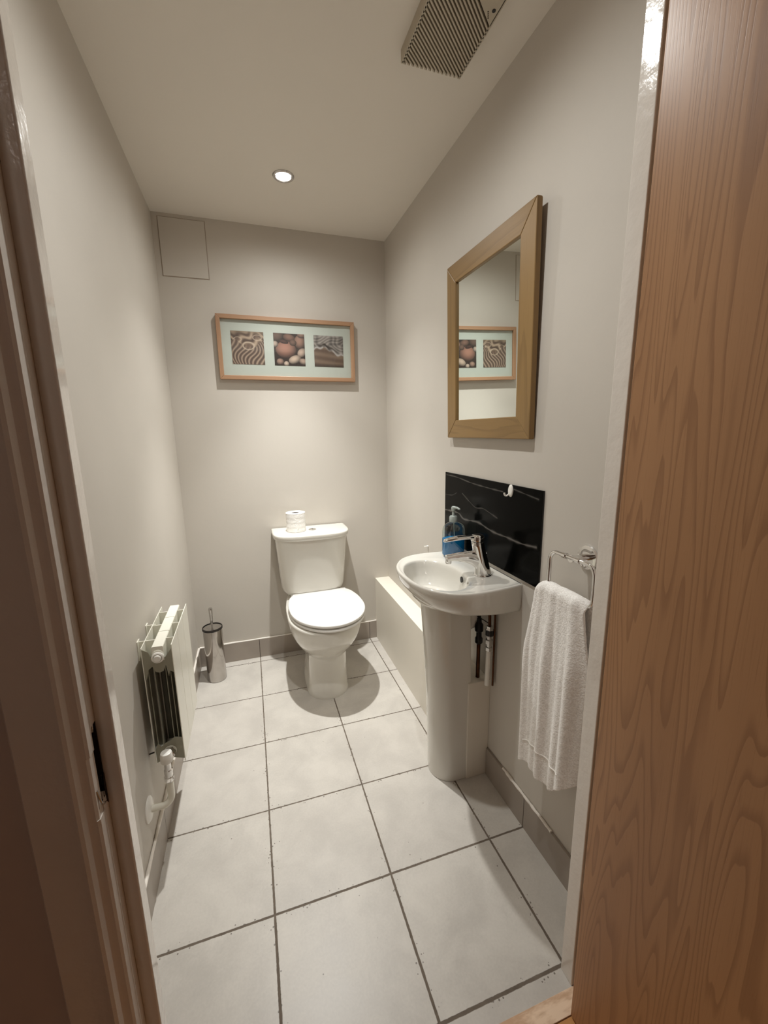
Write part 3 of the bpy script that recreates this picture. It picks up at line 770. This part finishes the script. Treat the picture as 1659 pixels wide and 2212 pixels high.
# pedestal
ped = []
def pring(xf, xb, yc, hw, z):
    R = []; n = 24; rx = hw*.95
    for i in range(n+1):
        a = -PI/2-PI*i/n; R.append((xf+rx+rx*math.cos(a), yc+hw*math.sin(a), z))
    R += [(xb, yc+hw, z), (xb, yc+hw-.012, z), (xf+rx, yc+hw-.012, z)]
    for i in range(1, 12):
        a = PI/2+PI*i/12; R.append((xf+rx+(rx-.012)*math.cos(a), yc+(hw-.012)*math.sin(a), z))
    R += [(xf+rx, yc-hw+.012, z), (xb, yc-hw+.012, z), (xb, yc-hw, z)]
    return R
pr_ = [pring(.600, .735, .312, .0765, .0), pring(.5985, .735, .312, .0765, .02), pring(.597, .734, .312, .074, .10), pring(.590, .729, .312, .074, .35), pring(.575, .720, .310, .077, .58), pring(.562, .711, .309, .080, .7325)]
tag(obj('basin_pedestal', loft(bmesh.new(), pr_), M['ceramic'], smooth=45, bevel=.002), 'tall white ceramic pedestal under the basin', 'pedestal')

# plumbing behind the pedestal
def pipe(name, label, cat, group=None): 
    r = empty(name); return tag(r, label, cat, group)
w = empty('waste_pipe', (.752, .283, .396)); tag(w, 'white plastic waste pipe behind the pedestal', 'pipe')
obj('tailpiece', tube(bmesh.new(), [(.752, .283, .719), (.752, .283, .645)], .016, 20), M['plastic'], w, smooth=60)
obj('pipe_nut', lathe(bmesh.new(), [(.02, 0), (.021, .004), (.021, .02), (.018, .024)], (.752, .283, .622), 16), M['plastic'], w, smooth=30)
obj('trap_bend', tube(bmesh.new(), catmull([(.752, .283, .625), (.752, .286, .60), (.752, .31, .585), (.76, .335, .60), (.78, .35, .60), (XR, .36, .60)], 5), .0155, 18), M['plastic'], w, smooth=60)
sp1_ = empty('supply_pipe', (.768, .262, .396)); tag(sp1_, 'thin dark tap hose with a black valve behind the pedestal', 'pipe', 'tap supply pipes behind the pedestal')
obj('hose', tube(bmesh.new(), [(.764, .258, .719), (.766, .260, .66), (.768, .262, .62)], .0055, 12), M['black'], sp1_, smooth=60)
obj('valve', lathe(bmesh.new(), [(.008, 0), (.0140, .006), (.0140, .022), (.010, .028), (.010, .046), (.0155, .052), (.0155, .075), (.009, .084), (.008, .10)], (.768, .262, .530), 12), M['black'], sp1_, smooth=30)
obj('lower_pipe', tube(bmesh.new(), [(.768, .262, .530), (.768, .262, .395)], .0072, 12), M['copper'], sp1_, smooth=60)
sp2_ = empty('supply_pipe', (.778, .205, .396)); tag(sp2_, 'tap hose with a chrome and black valve nearest the wall', 'pipe', 'tap supply pipes behind the pedestal')
obj('hose', tube(bmesh.new(), [(.774, .214, .719), (.777, .21, .66), (.777, .208, .625)], .0055, 12), M['copper'], sp2_, smooth=60)
obj('valve', lathe(bmesh.new(), [(.012, 0), (.0125, .012), (.009, .014), (.009, .024), (.0135, .026), (.0135, .04), (.009, .043), (.009, .052), (.014, .056), (.014, .08), (.011, .086), (.0115, .092)], (.777, .208, .531), 6), M['steel'], sp2_, smooth=20)
obj('valve_body', lathe(bmesh.new(), [(.0142, .058), (.0142, .078)], (.777, .208, .531), 16), M['black'], sp2_, smooth=30)
obj('lower_pipe', tube(bmesh.new(), [(.777, .208, .531), (.775, .21, .395)], .0088, 14), M['plastic'], sp2_, smooth=60)
tag(obj('supply_pipe', tube(bmesh.new(), [(.792, .2, .72), (.792, .2, .395)], .0038, 10), M['copper'], smooth=60), 'thin bare copper pipe against the wall beside the hoses', 'pipe', 'tap supply pipes behind the pedestal')
tag(obj('earth_wire', tube(bmesh.new(), catmull([(.745, .30, .652), (.758, .27, .638), (.772, .235, .632), (.779, .208, .628)], 5), .0016, 8), M['black'], smooth=60), 'thin black cable strung between the pipes under the basin', 'cable')

# ------------------------------------------------------------------ soap bottle
sx_, sy_, sz_ = .7465, .4300, .8208
so = empty('soap_bottle', (sx_, sy_, sz_)); tag(so, 'clear pump bottle half full of blue soap on the far rim of the basin', 'soap bottle')
def bring(ax_, ay_, z, n=40, p=2.6):
    return [(sx_+ax_*math.copysign(abs(math.cos(a))**(2/p), math.cos(a)), sy_+ay_*math.copysign(abs(math.sin(a))**(2/p), math.sin(a)), sz_+z) for a in (2*PI*i/n for i in range(n))]
obj('bottle_body', loft(bmesh.new(), [bring(.038, .021, 0), bring(.0425, .0245, .003), bring(.0445, .026, .008), bring(.0448, .0262, .06), bring(.0445, .026, .098), bring(.042, .0245, .110), bring(.036, .022, .119), bring(.026, .018, .126), bring(.016, .0145, .130), bring(.0125, .0125, .1315, p=2)], True, True), M['pet'], so, smooth=50)
lq = obj('liquid_soap', loft(bmesh.new(), [bring(.0365, .0195, .0015), bring(.041, .023, .0035), bring(.0432, .0247, .009), bring(.0435, .025, .068)], True, True), M['liquid'], so, smooth=50); lq['label'] = 'bright blue liquid soap'
pp = obj('pump', lathe(bmesh.new(), [(.0145, .1305), (.0150, .132), (.0150, .150), (.013, .153), (.006, .154), (.0048, .156), (.0048, .172), (.0075, .174), (.0085, .180), (.0085, .186), (.006, .190), (.001, .1905)], (sx_-.002, sy_, sz_), 24), M['pump'], so, smooth=35)
obj('nozzle', tube(bmesh.new(), [(sx_-.004, sy_, sz_+.186), (sx_+.004, sy_-.018, sz_+.1865), (sx_+.008, sy_-.032, sz_+.1825)], [.0055, .0045, .0032], 12), M['pump'], pp, smooth=60)
obj('dip_tube', tube(bmesh.new(), [(sx_, sy_, sz_+.135), (sx_+.004, sy_, sz_+.07), (sx_+.014, sy_, sz_+.006)], .0022, 8), M['pump'], so, smooth=60)

# ------------------------------------------------------------------ towel ring
RX = .750; ry0, ry1, rzt, rzb = -.100, -.249, .985, .880
tg = empty('towel_ring', (XR, -.1735, .981)); tag(tg, 'chrome towel ring with a round wall rose beside the door', 'towel ring')
obj('wall_rose', lathe(bmesh.new(), [(.030, 0), (.031, -.004), (.0295, -.0075), (.027, -.0080), (.010, -.0080)], (XR-.0002, -.1735, .981), 40, 'x'), M['chrome'], tg, smooth=35)
obj('holder', tube(bmesh.new(), [(XR-.008, -.1735, .981), (RX+.010, -.1735, .9815), (RX-.003, -.1735, .983)], [.0095, .0085, .009], 20), M['chrome'], tg, smooth=50)
rc = .026; ringp = []
for (cy, cz, a0) in ((ry0-rc, rzt-rc, 0), (ry1+rc, rzt-rc, 90), (ry1+rc, rzb+rc, 180), (ry0-rc, rzb+rc, 270)):
    for s in range(7):
        a = math.radians(a0+90*s/6); ringp.append((RX, cy+rc*math.cos(a), cz+rc*math.sin(a)))
obj('ring_bar', tube(bmesh.new(), ringp, .0054, 14, closed=True), M['chrome'], tg, smooth=60)
for yy in (-.151, -.196):
    obj('ring_collar', tube(bmesh.new(), [(RX, yy-.006, rzt), (RX, yy+.006, rzt)], .0078, 14), M['chrome'], tg, smooth=40)

# ------------------------------------------------------------------ towel
def towel_mesh():
    bm = bmesh.new(); nu, nv = 72, 210
    rng = np.random.RandomState(3)
    y_c = -.152
    # path over the bar: back side up, over, front side down
    LB, LF = .30, .528
    tot = LB+PI*.0125+LF
    rows = []
    for j in range(nv+1):
        s = tot*j/nv
        if s < LB: hx_, hz_, side, dn = 0.0165, rzb-(LB-s), -1, (LB-s)
        elif s < LB+PI*.0125:
            a = (s-LB)/.0125; hx_, hz_, side, dn = .0165*math.cos(a), rzb+.0165*math.sin(a), 0, 0
        else: dn = s-LB-PI*.0125; hx_, hz_, side = -.0165, rzb-dn, 1
        row = []
        f = min(1, dn/.22); f = f*f*(3-2*f)
        wid = .170+.032*min(1, dn/.16)+.006*math.sin(dn*9)
        shift = -.004*math.sin(dn*5)
        for i in range(nu+1):
            u = i/nu
            fold = .5*math.sin(u*2*PI*2.6+.9+dn*1.2)+.32*math.sin(u*2*PI*4.7+2.2-dn*2.6)+.18*math.sin(u*2*PI*7.3+dn*3)
            amp = .0025+.0080*f
            xx = RX+hx_+(-1 if side >= 0 else .55)*(amp*(fold*.9+.35)) + (-.006*f if side > 0 else 0)
            # near edge rolls back round the side
            ed = max(0, (u-.80)/.20)
            if side >= 0: xx += .022*ed*ed*(.35+.65*f)
            ed2 = max(0, (.10-u)/.10)
            if side >= 0: xx += .010*ed2*ed2
            yy = y_c+shift-wid*(u-.5)
            # rounded corner towards the door at the bottom of the front
            drop = 0
            if side > 0: drop = .075*f*(max(0, u-.55)/.45)**2
            zz = hz_+(drop if dn > .4 else drop*dn/.4)
            zz += .012*math.sin(u*PI)*(1 if side > 0 else .2)*(-f) * (dn/LF)
            zz -= .024*max(0, (.22-u)/.22)**2+.014*max(0, (u-.82)/.18)**2
            row.append(bm.verts.new((xx, yy, zz)))
        rows.append(row)
    for a, b in zip(rows, rows[1:]):
        for i in range(nu): bm.faces.new((a[i], a[i+1], b[i+1], b[i]))
    return bm, rows
bm, _ = towel_mesh()
tw = obj('towel', bm, M['towel'], smooth=180)
tag(tw, 'white terry hand towel folded over the chrome towel ring', 'towel')
m = tw.modifiers.new('Solidify', 'SOLIDIFY'); m.thickness = .0105; m.offset = 0
m = tw.modifiers.new('Subd', 'SUBSURF'); m.levels = 1; m.render_levels = 1
tex = bpy.data.textures.new('terry', 'CLOUDS'); tex.noise_scale = .0042; tex.noise_depth = 2
m = tw.modifiers.new('Terry', 'DISPLACE'); m.texture = tex; m.strength = .0011; m.mid_level = .5; m.texture_coords = 'LOCAL'
# woven band near the lower edge
bm = bmesh.new(); pts1 = []
for i in range(41):
    u = .09+.72*i/40; dn = .466-.012*math.sin(u*PI)+0.0; f = 1
    fold = .5*math.sin(u*2*PI*2.6+.9+dn*1.2)+.32*math.sin(u*2*PI*4.7+2.2-dn*2.6)+.18*math.sin(u*2*PI*7.3+dn*3)
    ed = max(0, (u-.80)/.20)
    xx = RX-.0165-(.0105*(fold*.9+.35))-.006+.022*ed*ed-.0066
    pts1.append((xx, -.152-.004*math.sin(dn*5)-(.202)*(u-.5), rzb-dn-.024*max(0, (.22-u)/.22)**2))
tube(bm, pts1, .0016, 8)
obj('woven_band', bm, M['hem'], tw, smooth=60)

# ------------------------------------------------------------------ radiator
rad = empty('radiator', (-.267, .433, .313)); tag(rad, 'white aluminium column radiator hung low on the left wall', 'radiator')
Rx0, Rx1, Rz0, Rz1, Ry0, pit = -.308, -.228, .313, .700, .281, .102
for s in range(3):
    y0, y1 = Ry0+s*pit, Ry0+(s+1)*pit; yc = (y0+y1)/2
    e = .0009
    obj('front_plate', B(Rx1-.0025, Rx1, y0+e, y1-e, Rz0, Rz1), M['radiator'], rad, bevel=.0008)
    obj('rear_plate', B(Rx0, Rx0+.0022, y0+e, y1-e, Rz0+.012, Rz1), M['radiator'], rad, bevel=.0006)
    # top cover of the water channel
    cx_ = -.266
    obj('channel_cover', prism(bmesh.new(), [(cx_-.0155, Rz1-.003), (cx_-.0155, Rz1-.045), (cx_+.0155, Rz1-.045), (cx_+.0155, Rz1-.003), (cx_+.0135, Rz1), (cx_-.0135, Rz1)], 'y', y0+.0012, y1-.0012), M['radiator'], rad, bevel=.001)
    obj('web', B(Rx0+.0022, Rx1-.0025, yc-.0013, yc+.0013, Rz0+.035, Rz1-.001), M['radiator'], rad)
    # vertical fins standing between the plates
    bm = bmesh.new()
    for fx in (-.296, -.2805, -.2515, -.2395):
        box(bm, fx-.0008, fx+.0008, y0+.004, y1-.004, Rz0+.028, Rz1-.052)
    obj('fin_pack', bm, M['fin'], rad)
    bm = bmesh.new(); box(bm, cx_-.008, cx_+.008, yc-.016, yc+.016, Rz0+.04, Rz1-.04)
    obj('column', bm, M['raddark'], rad, bevel=.004)
    obj('lower_channel', prism(bmesh.new(), circ_ if False else [(cx_+.0175*math.cos(a), Rz0+.045+.0175*math.sin(a)) for a in [2*PI*i/20 for i in range(20)]], 'y', y0+.001, y1-.001), M['radiator'], rad, smooth=40)
# end casting facing the door: dark web with cut-outs, curved shoulders
ye = Ry0+.0015
pts = [(-.3055, Rz1-.004), (-.3055, Rz1-.088), (-.3025, Rz1-.100), (-.294, Rz1-.068), (-.284, Rz1-.060), (-.277, Rz1-.078), (-.266, Rz1-.082), (-.256, Rz1-.078),
       (-.249, Rz1-.060), (-.2445, Rz1-.098), (-.240, Rz1-.080), (-.2305, Rz1-.088), (-.2305, Rz1-.012), (-.248, Rz1-.036), (-.284, Rz1-.036), (-.290, Rz1-.014)]
obj('end_web', prism(bmesh.new(), pts, 'y', ye, ye+.0022), M['fin'], rad)
obj('end_web', prism(bmesh.new(), [(-.3045, Rz0+.014), (-.3045, Rz0+.060), (-.296, Rz0+.078), (-.288, Rz0+.064), (-.276, Rz0+.074), (-.262, Rz0+.080), (-.250, Rz0+.088), (-.2305, Rz0+.082), (-.2305, Rz0+.010), (-.262, Rz0+.022), (-.282, Rz0+.022)], 'y', ye, ye+.0022), M['fin'], rad)
obj('end_channel', lathe(bmesh.new(), [(.0155, .03), (.0155, .0), (.0145, -.002), (.011, -.0025)], (-.266, Ry0-.001, Rz1-.026), 28, 'y'), M['radiator'], rad, smooth=35)
pg = obj('blanking_plug', lathe(bmesh.new(), [(.0165, .002), (.0165, -.006), (.0135, -.0085), (.0115, -.0085), (.0112, -.004), (.0098, -.004), (.0098, -.012), (.008, -.0135), (.0001, -.0135)], (-.266, Ry0-.001, Rz1-.031), 28, 'y'), M['plastic'], rad, smooth=35)
for yb in (.34, .45):
    bm = bmesh.new(); box(bm, XL, -.300, yb-.0015, yb+.0015, Rz1-.055, Rz1-.004); box(bm, XL, XL+.003, yb-.012, yb+.012, Rz1-.06, Rz1+.0)
    obj('wall_bracket', bm, M['radiator'], rad, bevel=.0006)
# bottom valve and pipe
va = obj('valve_body', tube(bmesh.new(), [(-.266, Ry0+.004, Rz0+.045), (-.266, Ry0-.03, Rz0+.045)], [.012, .0115], 18), M['chrome'], rad, smooth=40)
obj('valve_cap', lathe(bmesh.new(), [(.0145, .0), (.0165, .003), (.0165, .022), (.0145, .030), (.013, .031), (.0001, .031)], (-.266, Ry0-.050, Rz0+.052), 28), M['plastic'], va, smooth=40)
obj('valve_nut', tube(bmesh.new(), [(-.266, Ry0-.002, Rz0+.045), (-.266, Ry0-.020, Rz0+.045)], .0165, 6), M['chrome'], va, smooth=20)
obj('valve_stem', lathe(bmesh.new(), [(.011, 0), (.0115, .02), (.009, .022), (.009, .05)], (-.266, Ry0-.050, Rz0+.005), 20), M['chrome'], va, smooth=40)
obj('compression_nut', lathe(bmesh.new(), [(.012, 0), (.0135, .003), (.0135, .014), (.012, .017)], (-.266, Ry0-.050, Rz0-.012), 6), M['chrome'], va, smooth=20)
pv = obj('feed_pipe', tube(bmesh.new(), catmull([(-.266, Ry0-.050, Rz0-.008), (-.266, Ry0-.050, Rz0-.045), (-.268, Ry0-.051, Rz0-.070), (-.282, Ry0-.055, Rz0-.083), (-.30, Ry0-.057, Rz0-.084), (XL, Ry0-.058, Rz0-.084)], 6), .0098, 16), M['radiator'], rad, smooth=60)
obj('pipe_collar', lathe(bmesh.new(), [(.035, 0), (.035, .003), (.029, .008), (.012, .010)], (XL+.0001, Ry0-.058, Rz0-.084), 32, 'x'), M['plastic'], rad, smooth=40)
obj('bottom_bracket', tube(bmesh.new(), [(XL+.001, Ry0+.02, Rz0+.035), (-.305, Ry0+.012, Rz0+.045), (-.298, Ry0+.004, Rz0+.06), (-.292, Ry0+.003, Rz0+.02)], .0022, 8), M['black'], rad, smooth=50)

# ------------------------------------------------------------------ toilet brush
tb = empty('toilet_brush', (-.2270, 1.246, 0)); tag(tb, 'polished steel toilet brush holder standing in the back left corner', 'toilet brush')
c0 = (-.2270, 1.246, 0)
obj('holder', lathe(bmesh.new(), [(.046, .0005), (.0475, .003), (.0475, .285), (.0465, .290), (.044, .290)], c0, 48), simple('polished_steel', (.50, .47, .44, 1), .13, 1, var=.04, vs=20), tb, smooth=40)
obj('rim', lathe(bmesh.new(), [(.0475, .286), (.0505, .288), (.0510, .294), (.0490, .299), (.046, .299)], c0, 48, cap0=False, cap1=False), M['darkrim'], tb, smooth=50)
obj('cover', lathe(bmesh.new(), [(.0465, .290), (.0465, .296), (.03, .2965), (.009, .298)], c0, 40), M['steel'], tb, smooth=40)
obj('handle', lathe(bmesh.new(), [(.0045, .296), (.0045, .312), (.0065, .318), (.0095, .392), (.0098, .400), (.008, .403), (.0001, .4035)], (c0[0]-.001, c0[1], 0), 24), M['steel'], tb, smooth=40)

# ------------------------------------------------------------------ camera
F, YAW, PIT, ROL = 889.8202, .3108, -.1938, -.0149
import json
cy, sy = math.cos(YAW), math.sin(YAW)
fwd = Vector((sy*math.cos(PIT), cy*math.cos(PIT), math.sin(PIT))); right = Vector((cy, -sy, 0)); up = right.cross(fwd)
r2 = right*math.cos(ROL)+up*math.sin(ROL); u2 = -right*math.sin(ROL)+up*math.cos(ROL)
cam = bpy.data.cameras.new('camera'); co = bpy.data.objects.new('camera', cam); COL.objects.link(co)
mw = Matrix.Identity(4)
for i, v in enumerate((r2, u2, -fwd)):
    for j in range(3): mw[j][i] = v[j]
mw.translation = (.02594, -.94662, 1.29326); co.matrix_world = mw
cam.sensor_fit = 'HORIZONTAL'; cam.sensor_width = 36; cam.lens = 36*F/1659; cam.clip_start = .02; cam.clip_end = 50
SC.camera = co

# dim warm fill light added for the open door and frame, no hall fitting
L = bpy.data.lights.new('hall_fill', 'AREA'); L.energy = 1.2; L.size = .25; L.color = (1, .86, .78)
lo = bpy.data.objects.new('hall_fill', L); lo.location = (-.45, -1.7, ZC-.02); COL.objects.link(lo)
wd = bpy.data.worlds.new('world'); SC.world = wd; wd.use_nodes = True
wd.node_tree.nodes['Background'].inputs[0].default_value = (.9, .8, .7, 1); wd.node_tree.nodes['Background'].inputs[1].default_value = .02
SC.view_settings.view_transform = 'Standard'; SC.view_settings.look = 'None'; SC.view_settings.gamma = 1
SC.view_settings.use_curve_mapping = False; SC.view_settings.exposure = 0.0
SC.cycles.max_bounces = 12; SC.cycles.diffuse_bounces = 8; SC.cycles.glossy_bounces = 6; SC.cycles.transparent_max_bounces = 12
SC.cycles.sample_clamp_indirect = 4
